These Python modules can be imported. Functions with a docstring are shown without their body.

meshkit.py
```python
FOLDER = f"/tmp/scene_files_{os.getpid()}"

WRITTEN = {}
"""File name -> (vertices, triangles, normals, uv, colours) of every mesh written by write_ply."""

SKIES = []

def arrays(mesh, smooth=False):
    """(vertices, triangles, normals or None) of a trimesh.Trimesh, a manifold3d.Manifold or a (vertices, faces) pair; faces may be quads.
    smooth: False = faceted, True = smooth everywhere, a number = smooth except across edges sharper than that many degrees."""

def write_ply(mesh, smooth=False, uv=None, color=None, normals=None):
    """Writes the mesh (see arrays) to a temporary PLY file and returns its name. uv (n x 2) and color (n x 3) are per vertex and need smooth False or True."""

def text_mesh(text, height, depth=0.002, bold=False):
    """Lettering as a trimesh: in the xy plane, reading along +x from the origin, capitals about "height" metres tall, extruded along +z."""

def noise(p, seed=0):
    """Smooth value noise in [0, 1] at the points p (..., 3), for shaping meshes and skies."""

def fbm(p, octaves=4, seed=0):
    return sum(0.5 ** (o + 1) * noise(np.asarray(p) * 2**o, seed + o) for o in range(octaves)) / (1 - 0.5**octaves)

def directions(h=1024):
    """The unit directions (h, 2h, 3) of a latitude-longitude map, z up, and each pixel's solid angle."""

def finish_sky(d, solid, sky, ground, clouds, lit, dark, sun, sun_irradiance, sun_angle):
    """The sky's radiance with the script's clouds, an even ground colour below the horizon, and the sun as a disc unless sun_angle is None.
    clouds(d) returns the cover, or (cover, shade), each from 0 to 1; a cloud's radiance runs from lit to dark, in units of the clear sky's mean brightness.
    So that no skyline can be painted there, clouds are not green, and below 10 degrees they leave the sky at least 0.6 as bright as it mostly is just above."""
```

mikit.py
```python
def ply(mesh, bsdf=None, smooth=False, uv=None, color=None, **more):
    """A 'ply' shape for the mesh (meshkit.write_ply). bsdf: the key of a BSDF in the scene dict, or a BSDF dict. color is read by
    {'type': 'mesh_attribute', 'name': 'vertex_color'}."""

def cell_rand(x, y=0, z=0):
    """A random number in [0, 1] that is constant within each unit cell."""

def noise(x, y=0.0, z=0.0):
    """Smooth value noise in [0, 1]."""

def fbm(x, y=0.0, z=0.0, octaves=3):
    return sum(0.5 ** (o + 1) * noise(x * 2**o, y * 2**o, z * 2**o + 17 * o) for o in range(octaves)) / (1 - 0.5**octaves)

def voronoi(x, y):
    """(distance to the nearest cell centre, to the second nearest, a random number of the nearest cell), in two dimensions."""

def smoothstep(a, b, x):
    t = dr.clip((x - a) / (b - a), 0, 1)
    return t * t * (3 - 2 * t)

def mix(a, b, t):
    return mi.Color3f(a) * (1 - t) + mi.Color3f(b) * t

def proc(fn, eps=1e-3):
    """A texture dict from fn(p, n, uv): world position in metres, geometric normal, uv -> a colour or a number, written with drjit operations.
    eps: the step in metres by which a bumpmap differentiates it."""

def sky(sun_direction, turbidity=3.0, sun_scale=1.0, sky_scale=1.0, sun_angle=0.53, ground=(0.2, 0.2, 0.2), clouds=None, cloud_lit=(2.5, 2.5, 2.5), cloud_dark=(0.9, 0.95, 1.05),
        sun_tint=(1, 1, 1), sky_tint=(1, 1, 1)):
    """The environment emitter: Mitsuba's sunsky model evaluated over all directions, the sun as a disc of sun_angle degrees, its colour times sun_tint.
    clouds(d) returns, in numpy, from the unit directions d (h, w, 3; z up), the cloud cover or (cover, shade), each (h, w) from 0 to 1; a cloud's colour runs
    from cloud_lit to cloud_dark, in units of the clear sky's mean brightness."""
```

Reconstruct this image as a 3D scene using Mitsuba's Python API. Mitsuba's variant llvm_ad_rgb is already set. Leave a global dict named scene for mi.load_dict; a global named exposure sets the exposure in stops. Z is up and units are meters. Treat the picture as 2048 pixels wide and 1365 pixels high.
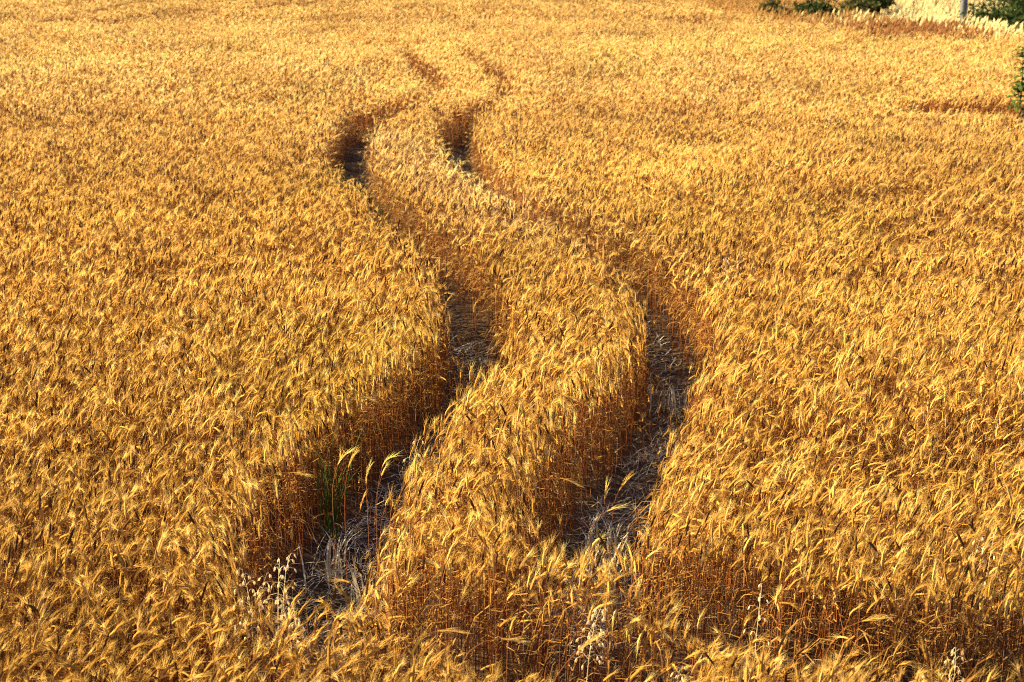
import math, random
import numpy as np, trimesh, mitsuba as mi, drjit as dr
import mikit, meshkit
T = mi.ScalarTransform4f
rng = np.random.default_rng(7)
scene, labels = {}, {}

# ---------------------------------------------------------------- camera, sky, exposure
CAM_H, PITCH = 4.1, math.atan(842.5 / 2813.0)
cam_dir = np.array([0, math.cos(PITCH), -math.sin(PITCH)])
scene['camera'] = {'type': 'thinlens', 'fov': 2 * math.degrees(math.atan(1024 / 2813.0)), 'fov_axis': 'x',
    'aperture_radius': 0.008, 'focus_distance': 9.5, 'near_clip': 0.1, 'far_clip': 6000.0,
    'to_world': T().look_at(origin=[0, 0, CAM_H], target=[0, float(cam_dir[1]) * 10, CAM_H + float(cam_dir[2]) * 10], up=[0, 0, 1])}
SUN = np.array([-0.80, 0.24, 0.57])
scene['daylight'] = mikit.sky(SUN, turbidity=3.0, sun_tint=(1.0, 0.96, 0.70), ground=(0.22, 0.15, 0.07), sky_scale=0.44, sky_tint=(1.0, .92, 1.08))
exposure = 4.0


# ---------------------------------------------------------------- terrain and the paths pressed into the crop
def sstep(a, b, x):
    t = np.clip((np.asarray(x, float) - a) / (b - a), 0, 1)
    return t * t * (3 - 2 * t)


def n2(x, y, s, seed=0):
    x, y = np.broadcast_arrays(np.asarray(x, float), np.asarray(y, float))
    return meshkit.fbm(np.stack([x * s + 50, y * s + 50, 0 * x + 3.3], -1), 3, seed)


def ground_z(x, y):
    x, y = np.broadcast_arrays(np.asarray(x, float), np.asarray(y, float))
    z = 0.10 * (n2(x, y, 0.16, 5) - 0.5)
    z = z + 1.3 * sstep(9.5, 13, x) * sstep(57.5, 70, y)
    z = z - 0.10 * np.maximum(0, y - 98)
    return np.maximum(z, -40)


LEFT = [(-1.10, 6.8, .29), (-1.13, 7.4, .36), (-1.09, 8.2, .35), (-.96, 8.9, .32), (-.84, 9.4, .32), (-.60, 10.2, .28), (-.36, 11.05, .24), (-.28, 12.0, .25),
        (-.5, 13.6, .20), (-.9, 15.3, .16), (-1.55, 17.3, .17), (-2.08, 19.1, .20), (-2.42, 20.85, .25), (-2.62, 22.9, .28), (-2.6, 25, .27), (-2.3, 27.1, .20),
        (-1.95, 28.1, .08), (-1.62, 29.4, .01), (-1.72, 30.7, .14), (-1.95, 32.5, .21), (-2.75, 37.5, .15), (-3.1, 39.5, .03)]
RIGHT = [(.43, 7.35, .28), (.46, 7.85, .35), (.59, 8.5, .33), (.82, 9.4, .30), (1.18, 10.5, .24), (1.36, 11.1, .26), (1.50, 12.3, .26), (1.2, 14.5, .17), (.45, 16.4, .14),
         (-.2, 18.4, .15), (-.72, 21.0, .22), (-1.0, 23.4, .28), (-.95, 25.3, .25), (-.4, 27.9, .06), (-.1, 29.4, .01), (-.3, 31.5, .08), (-.55, 34, .13), (-1.17, 37.75, .09), (-1.5, 39.5, .01)]
GAP_A = [(-.46, 6.66, .10), (-.28, 6.54, .21), (-.05, 6.34, .22), (.25, 6.15, .25), (.48, 6.08, .23), (.62, 6.10, .12)]
GAP_B = [(.90, 6.98, .14), (1.0, 6.84, .28), (1.12, 6.68, .32), (1.40, 6.48, .29), (1.68, 6.36, .20), (2.0, 6.22, .24), (2.3, 6.12, .31), (2.9, 6.02, .30)]
GAP_A = [(x, y, w + .04) for x, y, w in GAP_A]
GAP_B = [(x, y, w + .05) for x, y, w in GAP_B]
HOLLOW = [(7.7, 27.0, .3), (8.6, 26.8, 1.1), (9.8, 26.4, 1.1), (12.5, 26.2, 1.2)]
PITS = [(-2.1, 7.9, .08), (2.6, 11.2, .12), (3.6, 14.0, .14), (1.9, 9.3, .1), (.95, 14.9, .16), (-3.4, 13.2, .13), (-4.6, 21.5, .15), (3.0, 8.6, .12), (-2.55, 10.6, .1),
        (-1.35, 6.15, .08), (4.4, 10.2, .1), (5.2, 17.3, .15), (-2.0, 6.6, .07), (-1.8, 13.5, .1), (6.4, 20.1, .2), (2.15, 7.6, .1), (1.75, 13.1, .1)]

prg = np.random.default_rng(77)
for _ in range(34):
    _y = prg.uniform(7.2, 24); _x = prg.uniform(-.30, .36) * _y
    if _x > 2.0 or (_x < -1.9 and prg.random() < .45):
        PITS.append((_x, _y, prg.uniform(.07, .12) + .004 * _y))


def path_dist(x, y, paths=(LEFT, RIGHT, GAP_A, GAP_B, HOLLOW)):
    """Distance in metres to the edge of the nearest bare strip (negative inside)."""
    p = np.stack([np.asarray(x, float), np.asarray(y, float)], -1)
    best = np.full(p.shape[:-1], 9.0)
    for q in paths:
        q = np.array(q)
        for a, b in zip(q[:-1], q[1:]):
            d = b[:2] - a[:2]
            t = np.clip(((p - a[:2]) @ d) / (d @ d), 0, 1)
            e = np.linalg.norm(p - a[:2] - t[..., None] * d, axis=-1) - (a[2] + t * (b[2] - a[2]))
            best = np.minimum(best, e)
    return best


def bare(x, y):
    d = path_dist(x, y)
    for a, b, r in PITS:
        d = np.minimum(d, np.hypot(np.asarray(x) - a, np.asarray(y) - b) - r)
    return d + 0.16 * (n2(x, y, 2.6, 9) - 0.5)


def in_field(x, y):
    edge = np.where(x > 8.0, 56 - 4.0 * (x - 8), 96.0)
    edge = np.where(x > 10.5, 46.0 - 0.45 * (x - 10.5), edge)
    edge = np.where((x > 3) & (x <= 8.0), 82.0, edge)
    return (y < edge) & (y > 4.6)


def crop_height(x, y):
    x, y = np.asarray(x, float), np.asarray(y, float)
    h = 0.84 + 0.32 * n2(x, y, 0.7, 21) + 0.12 * (n2(x, y, 0.09, 4) - .5)
    low = 1 - sstep(0, .22, path_dist(x, y + .34, (GAP_A, GAP_B)))          # the rows in front of the shadowed gap are shorter
    h = h - .17 * sstep(.56, .68, n2(x, y, .45, 40)) * sstep(.5, 2.5, x) * (1 - sstep(26, 34, y))   # patches of shorter crop on the right
    return h - np.where(y < 8, .08 * low, 0)


def edge_turn(x, y, az):
    """Stalks at the edge of a rut stand clear of it: those that would lean over it are turned along or away from it."""
    e = .04
    d = path_dist(x, y)
    gx, gy = (path_dist(x + e, y) - d) / e, (path_dist(x, y + e) - d) / e
    toward = np.cos(az) * gx + np.sin(az) * gy
    turn = (d < .32) & (toward < .1)
    return np.where(turn, np.arctan2(gy, gx) + np.sign(np.sin(az - np.arctan2(gy, gx)) + 1e-9) * (.3 + 1.0 * (np.abs(np.cos(az * 7)))), az)


# ---------------------------------------------------------------- materials
def C(r, g, b):
    return mi.Color3f(r, g, b)


STEM, LEAF, EAR, AWN, DARK, GREEN = 0.08, 0.25, 0.42, 0.58, 0.75, 0.92   # codes carried in uv.x


def wheat_colour(p, n, uv):
    k = uv.x
    c = dr.select(k < .16, C(.25, .092, .030), dr.select(k < .33, C(.40, .22, .060), dr.select(k < .5, C(.47, .265, .056),
        dr.select(k < .66, C(.90, .575, .15), dr.select(k < .83, C(.10, .046, .018), C(.20, .22, .045))))))
    patch = mikit.fbm(p.x * .35, p.y * .2, 1.0)
    fine = mikit.noise(p.x * 1.6, p.y * 1.1, 7.0)
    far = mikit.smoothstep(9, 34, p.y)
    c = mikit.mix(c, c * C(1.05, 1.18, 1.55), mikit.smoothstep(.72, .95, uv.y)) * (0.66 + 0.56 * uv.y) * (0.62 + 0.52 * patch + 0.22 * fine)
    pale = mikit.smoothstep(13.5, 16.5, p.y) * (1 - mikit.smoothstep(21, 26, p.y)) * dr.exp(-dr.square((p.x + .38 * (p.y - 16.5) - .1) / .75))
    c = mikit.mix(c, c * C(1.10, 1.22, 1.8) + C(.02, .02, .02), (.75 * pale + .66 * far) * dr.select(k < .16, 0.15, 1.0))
    green = mikit.smoothstep(.60, .75, mikit.fbm(p.x * .5 + 9, p.y * .3, 3.0)) * .28
    return dr.minimum(mikit.mix(c, c * C(.80, .98, .80), green), .95)


def wheat_trans(p, n, uv):
    k = uv.x
    return dr.select(k < .16, .30, dr.select(k < .33, .75, dr.select(k < .5, .35, dr.select(k < .66, .95, .2))))


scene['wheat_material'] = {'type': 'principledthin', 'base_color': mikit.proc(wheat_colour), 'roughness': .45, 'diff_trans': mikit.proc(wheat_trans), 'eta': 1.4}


def thin(name, rgb, trans=.7, var=.3, rough=.5):
    def fn(p, n, uv, rgb=rgb, var=var):
        return C(*rgb) * ((1 - var) + 2 * var * mikit.noise(p.x * 9, p.y * 9, p.z * 9))
    scene[name] = {'type': 'principledthin', 'base_color': mikit.proc(fn), 'roughness': rough, 'diff_trans': trans, 'eta': 1.4}


thin('oat_material', (.92, .83, .57), .8, .12)
thin('straw_material', (.40, .38, .31), .3, .7)
thin('green_material', (.07, .11, .028), .7, .4)
thin('olive_material', (.22, .19, .07), .6, .4)
thin('dark_leaf_material', (.035, .055, .018), .5, .5)
thin('shrub_material', (.08, .08, .03), .6, .5)
thin('pale_grass_material', (.72, .62, .34), .6, .25)
thin('brown_weed_material', (.25, .12, .05), .5, .4)


def soil_colour(p, n, uv):
    v = mikit.fbm(p.x * 3, p.y * 3, 0, 4)
    w = mikit.noise(p.x * 40, p.y * 40, 0)
    near = mikit.mix(C(.030, .022, .018), C(.085, .058, .042), v) * (.7 + .5 * w)
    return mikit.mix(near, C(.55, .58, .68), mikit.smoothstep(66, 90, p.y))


def soil_bump(p, n, uv):
    return mikit.fbm(p.x * 14, p.y * 14, 0, 4)


scene['soil_material'] = {'type': 'twosided', 'bsdf': {'type': 'bumpmap', 'arbitrary': {'type': 'proc', **mikit.proc(soil_bump, 4e-3)}, 'scale': .03,
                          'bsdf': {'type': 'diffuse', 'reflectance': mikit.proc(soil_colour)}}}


def bark_colour(p, n, uv):
    return mikit.mix(C(.05, .038, .028), C(.13, .10, .075), mikit.fbm(p.x * 12, p.y * 12, p.z * 2.5, 4))


scene['bark_material'] = {'type': 'twosided', 'bsdf': {'type': 'diffuse', 'reflectance': mikit.proc(bark_colour)}}


def pole_colour(p, n, uv):
    return mikit.mix(C(.085, .10, .13), C(.13, .15, .18), mikit.fbm(p.x * 6, p.y * 6, p.z * 1.5, 3))


scene['pole_material'] = {'type': 'principled', 'base_color': mikit.proc(pole_colour), 'roughness': .55, 'metallic': .3}


# ---------------------------------------------------------------- mesh building with plain arrays
class M:
    """Collects pieces: vertices, triangles, uv."""
    def __init__(self):
        self.v, self.f, self.t, self.n = [], [], [], 0

    def add(self, v, f, k=0., r=.5):
        v, f = np.asarray(v, float), np.asarray(f, int)
        self.v.append(v); self.f.append(f + self.n); self.n += len(v)
        self.t.append(np.tile([k, r], (len(v), 1)))

    def join(self, other, mat):
        v, f, t = other
        self.v.append(v @ mat[:3, :3].T + mat[:3, 3]); self.f.append(f + self.n); self.t.append(t); self.n += len(v)

    def get(self):
        return np.vstack(self.v), np.vstack(self.f), np.vstack(self.t)


def frame(t):
    a = np.array([0, 1.0, 0]) if abs(t[1]) < .9 else np.array([1.0, 0, 0])
    u = np.cross(t, a); u /= np.linalg.norm(u)
    return u, np.cross(t, u)


def tangents(p):
    t = np.gradient(p, axis=0)
    return t / (np.linalg.norm(t, axis=1, keepdims=True) + 1e-12)


def tube(m, p, r, sides, k, tone, cap=False):
    p = np.asarray(p, float); r = np.broadcast_to(r, (len(p),)); t = tangents(p)
    u, w = frame(t[0]); rows = []
    for i in range(len(p)):
        u = u - t[i] * (u @ t[i]); u /= np.linalg.norm(u); w = np.cross(t[i], u)
        a = np.arange(sides) * 2 * np.pi / sides
        rows.append(p[i] + r[i] * (np.cos(a)[:, None] * u + np.sin(a)[:, None] * w))
    i, j = np.meshgrid(np.arange(len(p) - 1), np.arange(sides), indexing='ij')
    a, b, c, d = i * sides + j, i * sides + (j + 1) % sides, (i + 1) * sides + (j + 1) % sides, (i + 1) * sides + j
    m.add(np.vstack(rows), np.vstack([np.stack([a, b, c], -1).reshape(-1, 3), np.stack([a, c, d], -1).reshape(-1, 3)]), k, tone)


def ribbon(m, p, wid, side, k, tone):
    p = np.asarray(p, float); wid = np.broadcast_to(wid, (len(p),)); side = np.broadcast_to(np.asarray(side, float), p.shape)
    v = np.stack([p - side * wid[:, None] / 2, p + side * wid[:, None] / 2], 1).reshape(-1, 3)
    i = np.arange(len(p) - 1) * 2
    m.add(v, np.vstack([np.stack([i, i + 1, i + 3], -1), np.stack([i, i + 3, i + 2], -1)]), k, tone)


def spindle(m, c, axis, length, rad, sides, k, tone, flat=1.0):
    axis = axis / np.linalg.norm(axis); u, w = frame(axis); a = np.arange(sides) * 2 * np.pi / sides
    ring = lambda s, q: c + axis * length * s + rad * q * (np.cos(a)[:, None] * u + flat * np.sin(a)[:, None] * w)
    v = np.vstack([[c], ring(.3, 1.), ring(.65, .8), [c + axis * length]])
    j = np.arange(sides); j1 = (j + 1) % sides
    f = np.vstack([np.stack([0 * j, 1 + j1, 1 + j], -1), np.stack([1 + j, 1 + j1, 1 + sides + j1], -1), np.stack([1 + j, 1 + sides + j1, 1 + sides + j], -1),
                   np.stack([1 + sides + j, 1 + sides + j1, 0 * j + 1 + 2 * sides], -1)])
    m.add(v, f, k, tone)


def stalk_path(L, lean, nod, ear_len, ear_bend, n, ne, wob=0.):
    """Stem and ear as polylines in the xz plane, leaning to +x."""
    s = np.linspace(0, 1, 61)
    th = lean * s ** 1.3 + nod * sstep(.70, 1.02, s)
    ds = L / 60
    x = np.concatenate([[0], np.cumsum(np.sin(th[:-1]) * ds)]); z = np.concatenate([[0], np.cumsum(np.cos(th[:-1]) * ds)])
    y = wob * np.sin(s * 4.) * s
    full = np.stack([x, y, z], -1)
    idx = np.unique(np.round(60 * np.linspace(0, 1, n) ** .6).astype(int)) if n > 3 else np.round(np.linspace(0, 60, n)).astype(int)
    stem = full[idx]
    e = np.linspace(0, 1, ne); te = th[-1] + ear_bend * np.linspace(0, 1, 41)
    ex = np.concatenate([[0], np.cumsum(np.sin(te[:-1]))]) * ear_len / 40; ez = np.concatenate([[0], np.cumsum(np.cos(te[:-1]))]) * ear_len / 40
    ear = full[-1] + np.stack([ex, 0 * ex, ez], -1)
    return stem, ear[np.round(e * 40).astype(int)], np.array([math.sin(te[-1]), 0, math.cos(te[-1])])


def random_stalk(g):
    kind = g.random()
    lean = abs(g.normal(.10, .09)); nod = g.uniform(.1, .65) if kind < .62 else (g.uniform(.65, 1.5) if kind < .84 else g.uniform(-.35, .15))
    return dict(L=g.uniform(.60, .82), lean=lean, nod=nod, ear_len=g.uniform(.07, .105), ear_bend=g.uniform(0.1, .7) * (1 if nod > .2 else .2), wob=g.normal(0, .012))


def awns(m, ear, tip, n, length, wid, g, tone, spread=.22, solid=False):
    for i in range(n):
        q = g.uniform(.25, 1.0)
        b = ear[0] + (ear[-1] - ear[0]) * q
        j = min(int(q * (len(ear) - 1)), len(ear) - 2); b = ear[j] + (ear[j + 1] - ear[j]) * (q * (len(ear) - 1) - j)
        d = ear[j + 1] - ear[j]; d = d / np.linalg.norm(d)
        d = d + g.normal(0, spread, 3); d /= np.linalg.norm(d)
        ll = length * g.uniform(.7, 1.15); w = g.normal(0, 1, 3); w -= d * (w @ d); w /= np.linalg.norm(w)
        mid = b + d * ll * .55; end = b + d * ll + np.array([.10, 0, -.02]) * ll
        if solid:
            x = np.cross(d, w)
            m.add([b + w * wid * .5, b - w * wid * .25 + x * wid * .43, b - w * wid * .25 - x * wid * .43, mid + w * wid * .35, mid - w * wid * .18 + x * wid * .3, mid - w * wid * .18 - x * wid * .3, end],
                  [[0, 1, 4], [0, 4, 3], [1, 2, 5], [1, 5, 4], [2, 0, 3], [2, 3, 5], [3, 4, 6], [4, 5, 6], [5, 3, 6]], AWN, tone)
        else:
            m.add([b + w * wid / 2, b - w * wid / 2, end], [[0, 1, 2]], AWN, tone)


def leaf(m, base, az, length, wid, g, tone, n=4, code=LEAF):
    d = np.array([math.cos(az), math.sin(az), 0]); s = np.linspace(0, 1, n)
    up = g.uniform(.2, .7); droop = g.uniform(.6, 1.3)
    p = base + d * (length * s * .8)[:, None] + np.array([0, 0, 1.]) * (length * (up * s - droop * s ** 2))[:, None]
    tw = g.uniform(-1.2, 1.2) * s
    side = np.stack([-math.sin(az) * np.cos(tw), math.cos(az) * np.cos(tw), np.sin(tw)], -1)
    ribbon(m, p, wid * np.array([.6, 1, .8, .12])[:n] if n == 4 else wid * np.linspace(1, .15, n), side, code, tone)


def stalk_lod(g, lod):
    """One light wheat stalk, as arrays, for the mass of the crop."""
    m, q, tone = M(), random_stalk(g), g.random()
    dark = g.random() < (.13 if lod < 4 else .03)
    if dark:
        q['nod'] = g.uniform(0, .5); q['L'] += .08; q['ear_bend'] *= .3
    ec = DARK if dark else EAR
    if lod == 1:
        stem, ear, tip = stalk_path(**q, n=5, ne=6)
        tube(m, stem, np.linspace(.0021, .0013, len(stem)), 3, STEM, tone)
        rad = .0069 * np.array([.45, 1.08, .88, 1.1, .8, .15]) * g.uniform(.9, 1.15)
        tube(m, ear, rad, 4, ec, tone)
        awns(m, ear, tip, 8 if dark else 21, .085, .0014, g, tone)
        for _ in range(g.integers(1, 4)):
            b = stem[g.integers(1, 4)]; leaf(m, b, g.uniform(0, 6.28), g.uniform(.12, .24), .009, g, tone, 3)
    elif lod == 2:
        stem, ear, tip = stalk_path(**q, n=4, ne=4)
        a = g.uniform(0, 3.14); ribbon(m, stem, .0045, [math.cos(a), math.sin(a), 0], STEM, tone)
        tube(m, ear, .009 * np.array([.5, 1.05, .9, .1]), 3, ec, tone)
        awns(m, ear, tip, 5 if dark else 12, .088, .0024, g, tone)
        for w in (1, 2):
            leaf(m, stem[w], g.uniform(0, 6.28), .2, .012, g, tone, 3)
    elif lod == 3:
        stem, ear, tip = stalk_path(**q, n=3, ne=3)
        a = g.uniform(0, 3.14); ribbon(m, stem, .010, [math.cos(a), math.sin(a), 0], STEM, tone)
        for w in (0, 1):
            leaf(m, stem[1] * g.uniform(.5, 1.2), g.uniform(0, 6.28), .24, .018, g, tone, 3)
        tube(m, ear, .010 * np.array([.3, 1.05, .15]), 3, ec, tone)
        awns(m, ear, tip, 3 if dark else 8, .09, .0045, g, tone)
    else:
        stem, ear, tip = stalk_path(**q, n=2, ne=3)
        a = g.uniform(0, 3.14); ribbon(m, stem, .016, [math.cos(a), math.sin(a), 0], STEM, tone)
        tube(m, ear, .017 * np.array([.3, 1.05, .15]), 3, ec, tone)
        awns(m, ear, tip, 4, .10, .012, g, tone)
    return m.get()


def azimuths(g, n):
    a = g.normal(-.10, .85, n)
    u = g.random(n) < .28
    return np.where(u, g.uniform(0, 2 * np.pi, n), a)


def place_many(protos, x, y, z, az, sc, hs, which):
    """Copies of the prototypes at many places as one (v, f, uv)."""
    vs, fs, ts, at = [], [], [], 0
    for k, (v, f, t) in enumerate(protos):
        i = np.nonzero(which == k)[0]
        if not len(i):
            continue
        c, s = np.cos(az[i])[:, None], np.sin(az[i])[:, None]
        vx, vy, vz = v[:, 0][None] * sc[i][:, None], v[:, 1][None] * sc[i][:, None], v[:, 2][None] * (sc[i] * hs[i])[:, None]
        out = np.stack([c * vx - s * vy + x[i][:, None], s * vx + c * vy + y[i][:, None], vz + z[i][:, None]], -1)
        vs.append(out.reshape(-1, 3)); ts.append(np.tile(t, (len(i), 1)))
        fs.append((f[None] + (np.arange(len(i)) * len(v))[:, None, None]).reshape(-1, 3) + at); at += len(i) * len(v)
    return np.vstack(vs), np.vstack(fs), np.vstack(ts)


def half_width(d):
    return 0.364 * d + 1.1


# ---------------------------------------------------------------- the setting: ground
def build_ground():
    xs = np.unique(np.concatenate([np.linspace(-2500, -60, 14), np.linspace(-60, -8, 40), np.linspace(-8, 8, 110), np.linspace(8, 60, 60), np.linspace(60, 2500, 14)]))
    ys = np.unique(np.concatenate([np.linspace(-200, 4, 8), np.linspace(4, 16, 90), np.linspace(16, 45, 70), np.linspace(45, 110, 60), np.linspace(110, 600, 20), np.linspace(600, 5000, 12)]))
    X, Y = np.meshgrid(xs, ys, indexing='ij')
    Z = ground_z(X, Y)
    near = (np.abs(X) < 9) & (Y > 4) & (Y < 46)
    d = path_dist(X, Y, (LEFT, RIGHT))
    Z = Z - np.where(near, .07 * (1 - sstep(-.15, .10, d)), 0) + np.where(near, .03 * (n2(X, Y, 5., 2) - .5), 0)
    i, j = np.meshgrid(np.arange(len(xs) - 1), np.arange(len(ys) - 1), indexing='ij')
    k = i * len(ys) + j
    q = np.stack([k, k + len(ys), k + len(ys) + 1, k + 1], -1).reshape(-1, 4)
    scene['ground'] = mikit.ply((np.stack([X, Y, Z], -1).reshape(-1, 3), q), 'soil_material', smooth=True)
    labels['ground'] = {'label': 'bare brown soil of the field under the wheat and in the wheel ruts', 'category': 'ground', 'kind': 'structure'}


build_ground()

# ---------------------------------------------------------------- the crop
piece = 0


def crop_piece(entry):
    global piece
    piece += 1
    scene[f'wheat_crop__{piece:03d}'] = entry


labels['wheat_crop'] = {'label': 'ripe golden bearded wheat covering the whole field around the two wheel ruts', 'category': 'wheat', 'kind': 'stuff'}

D1, D2, D3, D4 = 12.8, 26.0, 50.0, 97.0
NAMED = 300


def near_crop():
    n = int(500 * 2 * half_width(D1) * (D1 - 5.0))
    x, y = rng.uniform(-half_width(D1), half_width(D1), n), rng.uniform(5.0, D1 + .3, n)
    b = bare(x, y)
    stray = (b <= 0) & (b > -.22) & (rng.random(n) < .08)      # bent and broken stalks that hang into the strips
    keep = (np.abs(x) < half_width(y) - .45) & ((b > 0) | stray) & (np.hypot(x, y) < D1 + .3)
    # thinner, uneven drilling: clumps and gaps
    keep &= rng.random(n) < .45 + .9 * n2(x, y, 3.0, 31)
    x, y, b, stray = x[keep], y[keep], b[keep], stray[keep]
    z, h = ground_z(x, y), crop_height(x, y)
    az = azimuths(rng, len(x)) + .8 * (n2(x, y, .8, 13) - .5)
    az = edge_turn(x, y, az)
    sc, tall = rng.uniform(.83, 1.07, len(x)), h * np.where(stray, rng.uniform(.35, .85, len(x)), 1)
    # the nearest stalks whose ears are in view become things of their own
    py = 682.5 + 2813 * ((0 - y) * math.sin(PITCH) + (CAM_H - .72) * math.cos(PITCH)) / (y * math.cos(PITCH) + (CAM_H - .72) * math.sin(PITCH))
    px = 1024 + 2813 * x / (y * math.cos(PITCH) + (CAM_H - .72) * math.sin(PITCH))
    ok = (py < 1345) & (px > 10) & (px < 2038) & ~stray
    order = np.argsort(np.where(ok, np.hypot(x, y) - .5 * (sc - .97), 1e9))[:NAMED]
    named = np.zeros(len(x), bool); named[order] = True
    protos = [stalk_lod(rng, 1) for _ in range(36)]
    r = ~named
    m = place_many(protos, x[r], y[r], z[r] - .01, az[r], sc[r], tall[r], rng.integers(0, 36, r.sum()))
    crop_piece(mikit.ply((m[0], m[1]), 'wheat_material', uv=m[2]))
    print('near stalks', r.sum(), 'triangles', len(m[1]))
    return x[named], y[named], z[named], az[named], sc[named] * tall[named]


named_spots = near_crop()


def clump(g, lod, size, density, nproto=40):
    n = max(3, int(density * size * size))
    p = [stalk_lod(g, lod) for _ in range(min(n, nproto))]
    x, y = g.uniform(-.54, .54, n) * size, g.uniform(-.54, .54, n) * size
    return place_many(p, x, y, 0 * x - .02, azimuths(g, n) + .8 * (n2(x, y, .8, 13) - .5), g.uniform(.88, 1.06, n), np.ones(n), g.integers(0, len(p), n))


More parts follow.
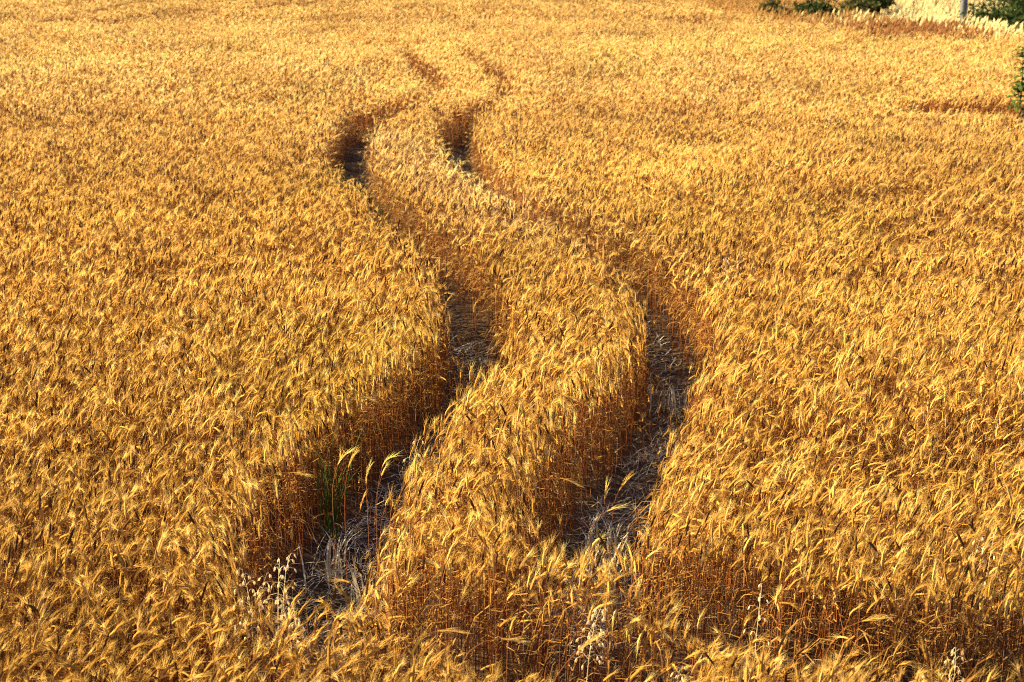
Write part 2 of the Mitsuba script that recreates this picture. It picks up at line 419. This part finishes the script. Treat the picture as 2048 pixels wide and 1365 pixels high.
def far_crop(lod, d0, d1, size, density, big, small, sub=4):
    names = {}
    for kind, count, s in (('wide', big, size), ('narrow', small, size / sub)):
        for k in range(count):
            v, f, t = clump(rng, lod, s, density)
            key = f'wheat_tuft_{kind}_{"abcdefgh"[lod]}_{k}'
            scene[key] = {'type': 'shapegroup', 'tuft': mikit.ply((v, f), 'wheat_material', uv=t)}
            names.setdefault(kind, []).append(key)
    hw = half_width(d1)
    gx, gy = np.meshgrid(np.arange(-hw, hw, size), np.arange(d0 * .85, d1 + size, size), indexing='ij')
    gx, gy = (a.ravel() + rng.uniform(-.06, .06, a.size) * size for a in (gx, gy))
    r = np.hypot(gx, gy)
    keep = (np.abs(gx) < half_width(gy)) & (r > d0) & (r < d1)
    gx, gy = gx[keep], gy[keep]
    b = bare(gx, gy); fl = in_field(gx, gy) & in_field(gx + size * .5, gy + size * .5) & in_field(gx - size * .5, gy + size * .5)
    whole = (b > size * .8) & fl
    spots = [(x, y, 'wide') for x, y in zip(gx[whole], gy[whole])]
    s = size / sub
    o = (np.arange(sub) - (sub - 1) / 2) * s
    ox, oy = np.meshgrid(o, o)
    sx, sy = (gx[~whole][:, None] + ox.ravel()).ravel(), (gy[~whole][:, None] + oy.ravel()).ravel()
    sx, sy = sx + rng.uniform(-.2, .2, sx.size) * s, sy + rng.uniform(-.2, .2, sx.size) * s
    ok = (bare(sx, sy) > s * .30) & in_field(sx, sy)
    spots += [(x, y, 'narrow') for x, y in zip(sx[ok], sy[ok])]
    h, z = crop_height([q[0] for q in spots], [q[1] for q in spots]), ground_z([q[0] for q in spots], [q[1] for q in spots])
    sxy = np.array([q[:2] for q in spots])
    turned = edge_turn(sxy[:, 0], sxy[:, 1], np.zeros(len(spots)))
    for (x, y, kind), hh, zz, tt in zip(spots, h, z, turned):
        crop_piece({'type': 'instance', 'to_world': T().translate([float(x), float(y), float(zz)]).rotate([0, 0, 1], math.degrees(tt) + float(rng.normal(0, 12))).scale([1, 1, float(hh * rng.uniform(.96, 1.05))]),
                    'group': {'type': 'ref', 'id': names[kind][rng.integers(len(names[kind]))]}})
    print('lod', lod, len(spots))


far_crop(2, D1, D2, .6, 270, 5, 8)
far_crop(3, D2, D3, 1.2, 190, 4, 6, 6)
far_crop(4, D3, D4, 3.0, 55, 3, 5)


# ---------------------------------------------------------------- stalks that stand out, each a thing of its own
def stalk_parts(g, q, dark=False, spread=.2, nleaf=1, tone=None, stout=1.0):
    """stem, ear, beard and leaf of one wheat stalk as separate meshes."""
    tone = g.random() if tone is None else tone
    stem, ear, tip = stalk_path(**q, n=9, ne=11)
    ms, me, mb, ml = M(), M(), M(), M()
    tube(ms, stem, np.linspace(.0022, .0013, len(stem)) * stout, 5, STEM, tone)
    tube(me, ear, .0022 * np.linspace(1, .5, len(ear)), 4, EAR, tone)
    nn = 9
    for i in range(nn):
        for s in (-1, 1):
            qq = (i + .25 + .25 * s) / (nn + .4) * (len(ear) - 1); j = min(int(qq), len(ear) - 2)
            b = ear[j] + (ear[j + 1] - ear[j]) * (qq - j); d = ear[j + 1] - ear[j]; d = d / np.linalg.norm(d)
            tw = .25 * math.sin(i); side = np.array([0, math.cos(tw), 0]) + math.sin(tw) * np.cross(d, [0, 1, 0])
            wide = .75 + .35 * math.sin(math.pi * (i + .5) / nn)
            spindle(me, b + side * s * .0012, d + side * s * .38, .0155 * wide + .002, .0036 * wide * stout, 4, DARK if dark else EAR, tone, .75)
            dd = d + side * s * g.uniform(.05, spread * 1.6) + g.normal(0, .09, 3)
            awn_at = b + (d + side * s * .38) * .012
            awns(mb, np.stack([awn_at, awn_at + dd * .004]), tip, 1, .08 * wide, .0012 * stout, g, tone, .03, True)
    for _ in range(nleaf):
        leaf(ml, stem[g.integers(3, 6)], g.uniform(0, 6.28), g.uniform(.12, .2), .008, g, tone)
    return dict(stem=ms.get(), ear=me.get(), ear__beard=mb.get(), **({'leaf': ml.get()} if nleaf else {}))


def wheat_ply(m, material='wheat_material'):
    return mikit.ply((m[0], m[1]), material, uv=m[2])


def put(name, parts, world):
    for k, d in parts.items():
        scene[f'{name}__{k}'] = {**d, 'to_world': world}


grng = np.random.default_rng(11)
VARIANTS = [{k: wheat_ply(m) for k, m in stalk_parts(grng, random_stalk(grng), i == 5).items()} for i in range(14)]
for i, (x, y, z, a, s) in enumerate(zip(*named_spots)):
    name = f'wheat_stalk_{i + 1:03d}' if i else 'wheat_stalk'
    put(name, VARIANTS[i % 14], T().translate([float(x), float(y), float(z) - .01]).rotate([0, 0, 1], math.degrees(a)).scale(float(s)))
    where = ['at the far left', 'left of centre', 'below the left rut', 'at bottom centre', 'below the right rut', 'right of centre', 'at the far right'][min(6, max(0, int((x / y / .364 + 1) * 3.5)))]
    look = 'dark brown ear' if i % 14 == 5 else 'ear pointing right' if math.cos(a) > .6 else 'ear pointing left' if math.cos(a) < -.5 else 'ear leaning towards the viewer' if math.sin(a) < 0 else 'ear leaning away'
    labels[name] = {'label': f'ripe bearded wheat stalk with {look}, nearest rows {where}', 'category': 'wheat stalk', 'group': 'wheat stalks in the nearest rows'}
n_stalk = len(named_spots[0])


def special(x, y, az, label, L=.8, lean=.1, nod=.6, ear_len=.1, ear_bend=.4, wob=0., tone=.7, nleaf=0, spread=.2, name='wheat_stalk', dark=False, stout=1.15):
    global n_stalk
    n_stalk += 1
    key = f'{name}_{n_stalk:03d}'
    parts = {k: wheat_ply(m) for k, m in stalk_parts(grng, dict(L=L, lean=lean, nod=nod, ear_len=ear_len, ear_bend=ear_bend, wob=wob), dark, spread, nleaf, tone, stout).items()}
    put(key, parts, T().translate([x, y, float(ground_z(x, y)) - .03]).rotate([0, 0, 1], math.degrees(az)))
    labels[key] = {'label': label, 'category': 'wheat stalk'}


special(-1.13, 8.20, .15, 'tallest lone wheat stalk standing in the near end of the left rut, ear curving right', L=.86, lean=.0, nod=.35, ear_len=.13, ear_bend=.9, stout=1.05, tone=1.)
special(-1.04, 8.05, .1, 'second lone wheat stalk in the left rut, just right of the tallest', L=.90, lean=.03, nod=.2, ear_len=.105, ear_bend=.5, stout=1.2)
special(-.90, 8.12, .2, 'lone wheat stalk with upright bushy ear at the right side of the left rut', L=.76, lean=-.02, nod=.0, ear_len=.13, ear_bend=.5, stout=1.05, tone=1.)
special(-.84, 8.0, -.2, 'lone straight wheat stalk with long beard beside the right edge of the left rut', L=.93, lean=.05, nod=.25, ear_len=.125, ear_bend=1.1, stout=1.05, tone=1.)
special(-1.0, 8.45, .1, 'short lone wheat stalk in the left rut, half as high as its neighbours', L=.45, lean=.0, nod=.2, ear_len=.09, ear_bend=.2)
special(.46, 8.1, .2, 'pale wheat ear on a slanting straw at the near end of the right rut', L=.62, lean=.28, nod=.9, ear_len=.09, ear_bend=.3, tone=1.)
special(.60, 8.5, .3, 'pale upright wheat ear inside the near end of the right rut', L=.50, lean=.0, nod=.1, ear_len=.1, ear_bend=.1, tone=1.)
special(.66, 8.6, .3, 'golden wheat ear leaning right inside the near end of the right rut', L=.52, lean=.1, nod=.4, ear_len=.1, ear_bend=.3, tone=.8)
special(.74, 8.35, .6, 'low broken wheat ear hanging over the near edge of the right rut', L=.42, lean=.2, nod=1.4, ear_len=.09, ear_bend=.5, tone=1.)
special(-1.75, 8.0, .15, 'long wheat stalk arching right across the dark wall of the left rut', L=1.05, lean=.75, nod=.95, ear_len=.09, ear_bend=.3, tone=.8)
special(-1.42, 9.2, .2, 'long thin wheat stalk arching right over the rut wall above the green tuft', L=1.12, lean=.6, nod=1.1, ear_len=.08, ear_bend=.5, tone=.6)
special(.02, 9.15, .1, 'wheat stalk bowing right over the shaded wall of the right rut', L=1.15, lean=.35, nod=1.4, ear_len=.1, ear_bend=.4, tone=.6)
special(-.12, 7.85, .05, 'long wheat stalk bent flat across the near end of the right rut', L=1.1, lean=.75, nod=1.0, ear_len=.1, ear_bend=.5, tone=.7)
special(1.46, 6.05, .1, 'long wheat stalk bending right above the shadowed gap at the lower right', L=.98, lean=.25, nod=1.1, ear_len=.1, ear_bend=.2, tone=.9)
special(1.28, 5.95, 3.0, 'hook-topped wheat stalk leaning left in the shadowed gap right of the right rut', L=.86, lean=.22, nod=1.35, ear_len=.07, ear_bend=.5, tone=1.)
special(.06, 5.75, .2, 'straight wheat stalk slanting right across the dark hollow left of the white oat plant', L=.95, lean=.55, nod=.3, ear_len=.1, ear_bend=.3, tone=.9)
special(-.33, 5.95, .15, 'wheat stalk arching right over the left part of the shadowed gap below the ruts', L=.98, lean=.42, nod=1.25, ear_len=.1, ear_bend=.3, tone=.9)
special(-.62, 6.0, .12, 'wheat stalk arching right in front of the near end of the left rut', L=.98, lean=.4, nod=1.1, ear_len=.1, ear_bend=.4, tone=.9)


# ---------------------------------------------------------------- wild oats
def oat_parts(g, n_spike, tall, droop=1.):
    stem = M(); s = np.linspace(0, 1, 9)
    p = np.stack([.10 * s ** 2 * g.uniform(-1, 1), .03 * np.sin(3 * s), tall * s], -1)
    p[-2:] += np.array([[.005, 0, 0], [.02, 0, -.015]])
    tube(stem, p, np.linspace(.002, .0007, 9), 4, 0, 0)
    spikes, branch = [], M()
    for i in range(n_spike):
        h = 1 - .36 * (i + g.random()) / n_spike
        b = np.array([np.interp(h, s, p[:, k]) for k in range(3)]); a = i * 2.4 + g.uniform(-.4, .4)
        reach = .022 + .07 * (1 - h) / .36 * g.uniform(.5, 1.2)
        d = np.array([math.cos(a), math.sin(a), 0])
        tipp = b + d * reach + [0, 0, .015 - .02 * droop * g.random()]
        tube(branch, np.stack([b, (b + tipp) / 2 + [0, 0, .012], tipp]), .0006, 3, 0, 0)
        m = M(); ax = d * g.uniform(.1, .6) + np.array([0, 0, -1.]) * droop
        side = np.cross(ax, [0.2, .3, 1]); side /= np.linalg.norm(side)
        for q in (-1, 1):
            spindle(m, tipp, ax + side * q * .22, .027, .0047, 5, 0, 0, .55)
        spindle(m, tipp, ax, .019, .003, 4, 0, 0)
        spikes.append(m.get())
    return stem.get(), branch.get(), spikes


ogr = np.random.default_rng(5)
n_oat = 0


def wild_oat(x, y, label, n=14, tall=.95, rot=0., group=None):
    global n_oat
    n_oat += 1
    key = f'wild_oat_{n_oat - 1:03d}' if n_oat > 1 else 'wild_oat'
    st, br, sp = oat_parts(ogr, n, tall)
    w = T().translate([x, y, float(ground_z(x, y)) - .02]).rotate([0, 0, 1], rot)
    scene[f'{key}__stem'] = {**mikit.ply(st[:2], 'oat_material'), 'to_world': w}
    scene[f'{key}__stem__branch'] = {**mikit.ply(br[:2], 'oat_material'), 'to_world': w}
    for i, m in enumerate(sp):
        scene[f'{key}__spikelet' + (f'_{i:03d}' if i else '')] = {**mikit.ply(m[:2], 'oat_material'), 'to_world': w}
    labels[key] = {'label': label, 'category': 'wild oat', **({'group': group} if group else {})}


for i, (x, y, t) in enumerate([(-1.24, 6.72, .95), (-1.31, 6.48, .92), (-1.19, 6.60, .97), (-1.28, 6.36, .88), (-1.36, 6.62, .92), (-1.14, 6.42, .88), (-1.10, 6.25, .86)]):
    wild_oat(x, y, 'cream wild oat in the thick bunch beside the near end of the left rut', 16, t, i * 50., 'wild oats bunched at the end of the left rut')
wild_oat(.36, 6.16, 'bright cream wild oat with many spikelets before the dark hollow at bottom centre', 30, .92, 10)
wild_oat(.76, 5.72, 'cream wild oat at the bottom edge right of the hollow with the brightest oat', 16, .84, 40)
wild_oat(2.03, 5.88, 'cream wild oat nodding right, the largest at the lower right', 18, .86, 200)
wild_oat(1.87, 5.74, 'small cream wild oat just left of the largest one at the lower right', 8, .8, 20)
wild_oat(1.27, 6.40, 'tall wild oat with few drooping spikelets over the gap at the lower right', 9, .9, 90)
wild_oat(1.47, 5.56, 'wild oat with two or three spikelets at the bottom edge, lower right', 6, .76, 70)
wild_oat(-2.69, 10.65, 'small white wild oat standing alone in the wheat left of the ruts', 14, .98, 10)
wild_oat(-.68, 8.55, 'tiny white wild oat at the right edge of the left rut', 8, .92, 10)
wild_oat(2.12, 13.2, 'pale wild oat in the wheat to the right of the right rut bend', 18, 1.02, 0)
wild_oat(2.22, 13.5, 'second pale wild oat close behind the one right of the right rut bend', 12, .98, 60)
wild_oat(-2.25, 9.25, 'small pale wild oat in the wheat left of the green tuft', 8, .95, 0)
wild_oat(2.50, 6.95, 'pale wild oat in the wheat near the right edge of the picture', 12, .93, 30)
wild_oat(2.64, 7.05, 'pale wild oat nearest the right edge of the picture', 12, .9, 80)
wild_oat(5.4, 24.3, 'pale wild oat patch standing in the middle of the right-hand wheat', 26, 1.0, 0)


# ---------------------------------------------------------------- straw trodden into the ruts
def straw():
    m, g = M(), np.random.default_rng(3)
    for q, count in ((LEFT[:9], 1500), (RIGHT[:8], 1300), (LEFT[9:], 330), (RIGHT[8:], 260), (GAP_A, 60), (GAP_B, 90)):
        q = np.array(q)
        for _ in range(count):
            i = g.integers(0, len(q) - 1); t = g.random(); c = q[i] + (q[i + 1] - q[i]) * t
            x, y = c[0] + g.uniform(-1, 1) * c[2] * .95, c[1] + g.uniform(-1, 1) * .1
            a, ll, far = g.uniform(0, 6.28), g.uniform(.08, .34), y > 13
            up = abs(g.normal(0, .16)) if g.random() < .68 else g.uniform(.4, 1.3)
            d = np.array([math.cos(a) * math.cos(up), math.sin(a) * math.cos(up), math.sin(up)])
            s = np.linspace(0, 1, 4)[:, None]
            p = np.array([x, y, float(ground_z(x, y)) - .055 + g.uniform(.0, .05)]) + d * ll * s + np.array([0, 0, -1.]) * (s ** 2 * ll * up * .5) + g.normal(0, .012, 3) * np.sin(3 * s)
            ribbon(m, p, g.uniform(.003, .007) * (2 if far else 1), np.cross(d, [0.3, .2, 1]) / np.linalg.norm(np.cross(d, [0.3, .2, 1])), 0, 0)
    v, f, t = m.get()
    scene['trampled_straw'] = mikit.ply((v, f), 'straw_material')
    labels['trampled_straw'] = {'label': 'grey broken straw trodden flat on the floor of the wheel ruts', 'category': 'straw', 'kind': 'stuff'}


straw()


# ---------------------------------------------------------------- green weeds in the crop
n_tuft = 0


def tuft(x, y, label, n, tall, wid, seed, mat='green_material'):
    global n_tuft
    n_tuft += 1
    g = np.random.default_rng(seed); key = 'grass_tuft' + (f'_{n_tuft - 1:03d}' if n_tuft > 1 else '')
    w = T().translate([x, y, float(ground_z(x, y)) - .03])
    for i in range(n):
        m = M(); a, ll = g.uniform(0, 6.28), tall * g.uniform(.6, 1.05); s = np.linspace(0, 1, 6); out = g.uniform(.1, .45)
        p = np.stack([math.cos(a) * out * ll * s ** 1.8 + g.normal(0, .03), math.sin(a) * out * ll * s ** 1.8 + g.normal(0, .03), ll * (s - .18 * s ** 3)], -1)
        p[:, :2] += g.normal(0, wid, 2)
        ribbon(m, p, .011 * np.array([.6, 1, 1, .9, .6, .1]), [-math.sin(a), math.cos(a), 0], 0, 0)
        v, f, t = m.get()
        scene[f'{key}__blade' + (f'_{i:03d}' if i else '')] = {**mikit.ply((v, f), mat), 'to_world': w}
    labels[key] = {'label': label, 'category': 'grass tuft'}


tuft(-1.22, 8.95, 'dark green grass tuft growing in the shaded left wall of the left rut', 22, .90, .035, 1)
tuft(-.42, 17.9, 'yellow green grass tuft beside the right rut above its wide bend', 22, .78, .09, 2)
tuft(-1.9, 19.4, 'small green grass tuft low in the left rut at its upper bend', 14, .5, .07, 3)
tuft(.72, 15.3, 'green grass tuft at the small dark pit in the right rut', 12, .7, .05, 4)
tuft(8.2, 27.3, 'bright green grass tuft in the wheat left of the brown hollow on the right', 16, .85, .12, 6)


thin('bleached_material', (.55, .54, .44), .5, .3)
tuft(.55, 8.15, 'pale bleached grass tuft in the near end of the right rut', 26, .42, .07, 11, 'bleached_material')
tuft(.64, 8.75, 'pale bleached grass tuft further back on the floor of the right rut', 20, .34, .07, 12, 'bleached_material')
tuft(-1.15, 8.35, 'pale bleached grass tuft below the green tuft in the left rut', 24, .40, .08, 13, 'bleached_material')
tuft(-.92, 7.9, 'pale bleached grass tuft nearest the viewer in the left rut', 24, .38, .08, 14, 'bleached_material')
tuft(1.40, 11.6, 'pale bleached grass tuft in the bend of the right rut', 18, .36, .07, 15, 'bleached_material')
tuft(-.30, 11.3, 'pale bleached grass tuft in the narrow part of the left rut', 16, .34, .06, 16, 'bleached_material')


def leafy_weed():
    g = np.random.default_rng(8); key = 'leafy_weed'; x, y = 9.78, 27.4
    w = T().translate([x, y, float(ground_z(x, y))])
    m = M(); s = np.linspace(0, 1, 8)
    tube(m, np.stack([.06 * np.sin(3 * s), .02 * s, 1.75 * s], -1), np.linspace(.022, .008, 8), 6, 0, 0)
    scene[f'{key}__stem'] = {**mikit.ply(m.get()[:2], 'green_material'), 'to_world': w}
    for i in range(70):
        h = g.uniform(.35, 1.75); a = g.uniform(0, 6.28); ll = g.uniform(.16, .38) * (1.25 - .35 * h); m = M()
        q = np.linspace(0, 1, 5); d = np.array([math.cos(a), math.sin(a), 0])
        p = np.array([0, 0, h]) + d * (ll * q)[:, None] + np.array([0, 0, 1.]) * (ll * (.6 * q - .7 * q ** 2))[:, None]
        ribbon(m, p, .12 * np.array([.2, .8, 1, .7, .1]), [-math.sin(a), math.cos(a), .2], 0, 0)
        scene[f'{key}__leaf' + (f'_{i:03d}' if i else '')] = {**mikit.ply(m.get()[:2], 'green_material'), 'to_world': w}
    labels[key] = {'label': 'tall dark green leafy weed standing out of the wheat at the right edge', 'category': 'weed'}


leafy_weed()


# ---------------------------------------------------------------- the far right verge: dry grass, brown weeds, shrubs, pole, tree
def grass_mass(name, label, cat, region, n, tall, wid, mat, seed, head=0.):
    m, g = M(), np.random.default_rng(seed)
    x0, x1, y0, y1 = region
    for _ in range(n):
        x, y = g.uniform(x0, x1), g.uniform(y0, y1)
        t = np.clip(min(x - x0, x1 - x) / (.25 * (x1 - x0)), 0, 1)
        if g.random() > .35 + .65 * t:
            continue
        hh = tall * g.uniform(.55, 1.1) * (.6 + .4 * t); a = g.normal(-.1, .8); o = abs(g.normal(.22, .15)); s = np.linspace(0, 1, 4)
        p = np.stack([x + math.cos(a) * o * hh * s ** 2, y + math.sin(a) * o * hh * s ** 2, float(ground_z(x, y)) - .03 + hh * s], -1)
        b = g.uniform(0, 3.14); side = [math.cos(b), math.sin(b), 0]
        ribbon(m, p, wid * np.array([1, .9, .7, .2]), side, 0, 0)
        if g.random() < head:
            spindle(m, p[-1] - [0, 0, .1], p[-1] - p[-2], .22, .03, 4, 0, 0)
    v, f, t = m.get()
    scene[name] = mikit.ply((v, f), mat)
    labels[name] = {'label': label, 'category': cat, 'kind': 'stuff'}


grass_mass('dry_grass', 'pale sunlit dry grass on the bank at the far right', 'dry grass', (12.2, 21.5, 50.5, 70), 8000, .55, .03, 'pale_grass_material', 1, .05)
grass_mass('tall_dry_grass', 'tall cream seeding grass in front of the grey pole', 'dry grass', (13.8, 15.5, 42.5, 46.0), 620, 1.05, .022, 'pale_grass_material', 2, .6)
grass_mass('brown_weeds', 'reddish brown dry weeds at the field edge below the pale bank', 'weeds', (9.2, 15.6, 42.0, 47.5), 2600, .95, .03, 'brown_weed_material', 3, .5)
grass_mass('brown_weeds_low', 'low reddish brown weeds in the hollow beside the leafy weed', 'weeds', (7.4, 12.5, 24.6, 28.4), 1700, .5, .02, 'brown_weed_material', 7, .2)
grass_mass('rough_grass', 'rough tan and brown grass along the far edge of the field', 'rough grass', (7.0, 15.0, 46, 80), 12000, .75, .03, 'wheat_material', 4, .3)


def leaf_cloud(m, centre, radii, n, size, g, clumps=14, stretch=None):
    c = np.asarray(centre, float); cl = g.normal(0, 1, (clumps, 3)); cl /= np.linalg.norm(cl, axis=1, keepdims=True); cl *= g.uniform(.35, .95, (clumps, 1))
    k = g.integers(0, clumps, n)
    p = cl[k] + g.normal(0, .22, (n, 3)); p = c + p * np.asarray(radii)
    d = g.normal(0, 1, (n, 3)); d[:, 2] *= .5; d /= np.linalg.norm(d, axis=1, keepdims=True)
    w = np.cross(d, g.normal(0, 1, (n, 3))); w /= np.linalg.norm(w, axis=1, keepdims=True)
    s = size * g.uniform(.6, 1.3, (n, 1))
    v = np.stack([p - d * s * .5, p + w * s * .28, p + d * s * .5, p - w * s * .28], 1).reshape(-1, 3)
    i = np.arange(n) * 4
    m.add(v, np.vstack([np.stack([i, i + 1, i + 2], -1), np.stack([i, i + 2, i + 3], -1)]))


def shrub(name, x, y, r, h, label, mat, seed, nleaf=1500):
    g = np.random.default_rng(seed); z = float(ground_z(x, y))
    m = M(); leaf_cloud(m, (x, y, z + h * .55), (r, r, h * .5), nleaf, .16, g)
    scene[f'{name}__foliage'] = mikit.ply(m.get()[:2], mat)
    m = M()
    for _ in range(5):
        a = g.uniform(0, 6.28); e = np.array([x + math.cos(a) * r * .6, y + math.sin(a) * r * .6, z + h * .75])
        tube(m, np.stack([[x, y, z - .05], (np.array([x, y, z]) + e) / 2 + [0, 0, .1], e]), [.035, .022, .008], 5, 0, 0)
    scene[f'{name}__stem'] = mikit.ply(m.get()[:2], 'bark_material')
    labels[name] = {'label': label, 'category': 'shrub'}


shrub('shrub', 11.9, 56.5, .8, 1.1, 'dark green shrub on the far field edge, second bush from the left', 'dark_leaf_material', 1)
shrub('shrub_001', 13.7, 57.2, .7, 1.0, 'olive green shrub on the far field edge, middle of the bushes', 'shrub_material', 2)
shrub('shrub_002', 15.2, 60.5, .7, 1.2, 'olive green shrub at the left end of the pale bank', 'shrub_material', 3)
shrub('shrub_003', 10.4, 58.0, .8, .9, 'low olive shrub at the left end of the far row of bushes', 'shrub_material', 4)
grass_mass('seeding_grass', 'cream seeding grass growing in front of the far shrubs', 'dry grass', (9.8, 16.2, 48.5, 55), 420, .9, .025, 'pale_grass_material', 9, .3)
grass_mass('olive_grass', 'olive and brown weeds at the foot of the dark bush in the far right corner', 'weeds', (15.2, 23, 42, 46.5), 2200, .55, .03, 'olive_material', 10, .2)
shrub('dark_bush', 17.7, 48.0, 2.0, 2.1, 'large nearly black bush filling the top right corner behind the cream grass', 'dark_leaf_material', 12, 9000)
shrub('shrub_005', 12.8, 57.6, .9, .95, 'dark shrub between the second and the middle bush on the far field edge', 'dark_leaf_material', 7, 2500)
shrub('shrub_006', 14.5, 58.6, .8, 1.15, 'dark shrub right of the middle bush on the far field edge', 'dark_leaf_material', 8, 2500)
shrub('shrub_004', 17.3, 49.0, .6, .8, 'olive shrub under the dark tree at the right end of the bank', 'shrub_material', 6)


def pole():
    x, y = 17.85, 57.0; z = float(ground_z(x, y))
    m = trimesh.creation.cylinder(radius=.14, height=7.0, sections=20); m.apply_translation([x, y, z + 3.4])
    scene['utility_pole__shaft'] = mikit.ply(m, 'pole_material', smooth=40)
    b = trimesh.creation.box([1.6, .12, .14]); b.apply_translation([x, y - .2, z + 6.4])
    scene['utility_pole__crossarm'] = mikit.ply(b, 'pole_material')
    for i, o in enumerate((-.65, 0, .65)):
        c = trimesh.creation.cylinder(radius=.05, height=.2, sections=10); c.apply_translation([x + o, y - .2, z + 6.57])
        scene['utility_pole__insulator' + (f'_{i:03d}' if i else '')] = mikit.ply(c, 'pole_material', smooth=40)
    labels['utility_pole'] = {'label': 'grey pole rising from the dry grass on the far right bank', 'category': 'pole'}


pole()


def tree(name, x, y, h, r, base, label, seed, nleaf=16000):
    g = np.random.default_rng(seed); z = float(ground_z(x, y))
    m = M(); s = np.linspace(0, 1, 7)
    top = np.array([x, y, z + h * .8])
    tube(m, np.stack([x + .2 * np.sin(3 * s), y + .1 * s, z - .1 + h * .8 * s], -1), np.linspace(.26, .05, 7), 9, 0, 0)
    scene[f'{name}__trunk'] = mikit.ply(m.get()[:2], 'bark_material', smooth=50)
    for i in range(9):
        m = M(); a, q = g.uniform(0, 6.28), g.uniform(.15, .6); b = np.array([x, y, z + h * q]); e = b + np.array([math.cos(a), math.sin(a), g.uniform(.1, .6)]) * r * .75
        tube(m, np.stack([b, (b + e) / 2 + [0, 0, .2], e]), [.09, .06, .02], 6, 0, 0)
        scene[f'{name}__limb' + (f'_{i:03d}' if i else '')] = mikit.ply(m.get()[:2], 'bark_material')
    m = M(); leaf_cloud(m, (x, y, z + base + (h - base) / 2), (r, r, (h - base) / 2), nleaf, .2, g, 40)
    scene[f'{name}__crown'] = mikit.ply(m.get()[:2], 'dark_leaf_material')
    labels[name] = {'label': label, 'category': 'tree'}


tree('dark_tree', 19.6, 53.5, 6.5, 2.1, .1, 'dark low-branched tree filling the top right corner beside the pole', 1)
tree('dark_tree_001', 22.6, 51.0, 6.0, 2.8, .1, 'dark tree at the very edge, right of the low-branched tree', 2, 11000)
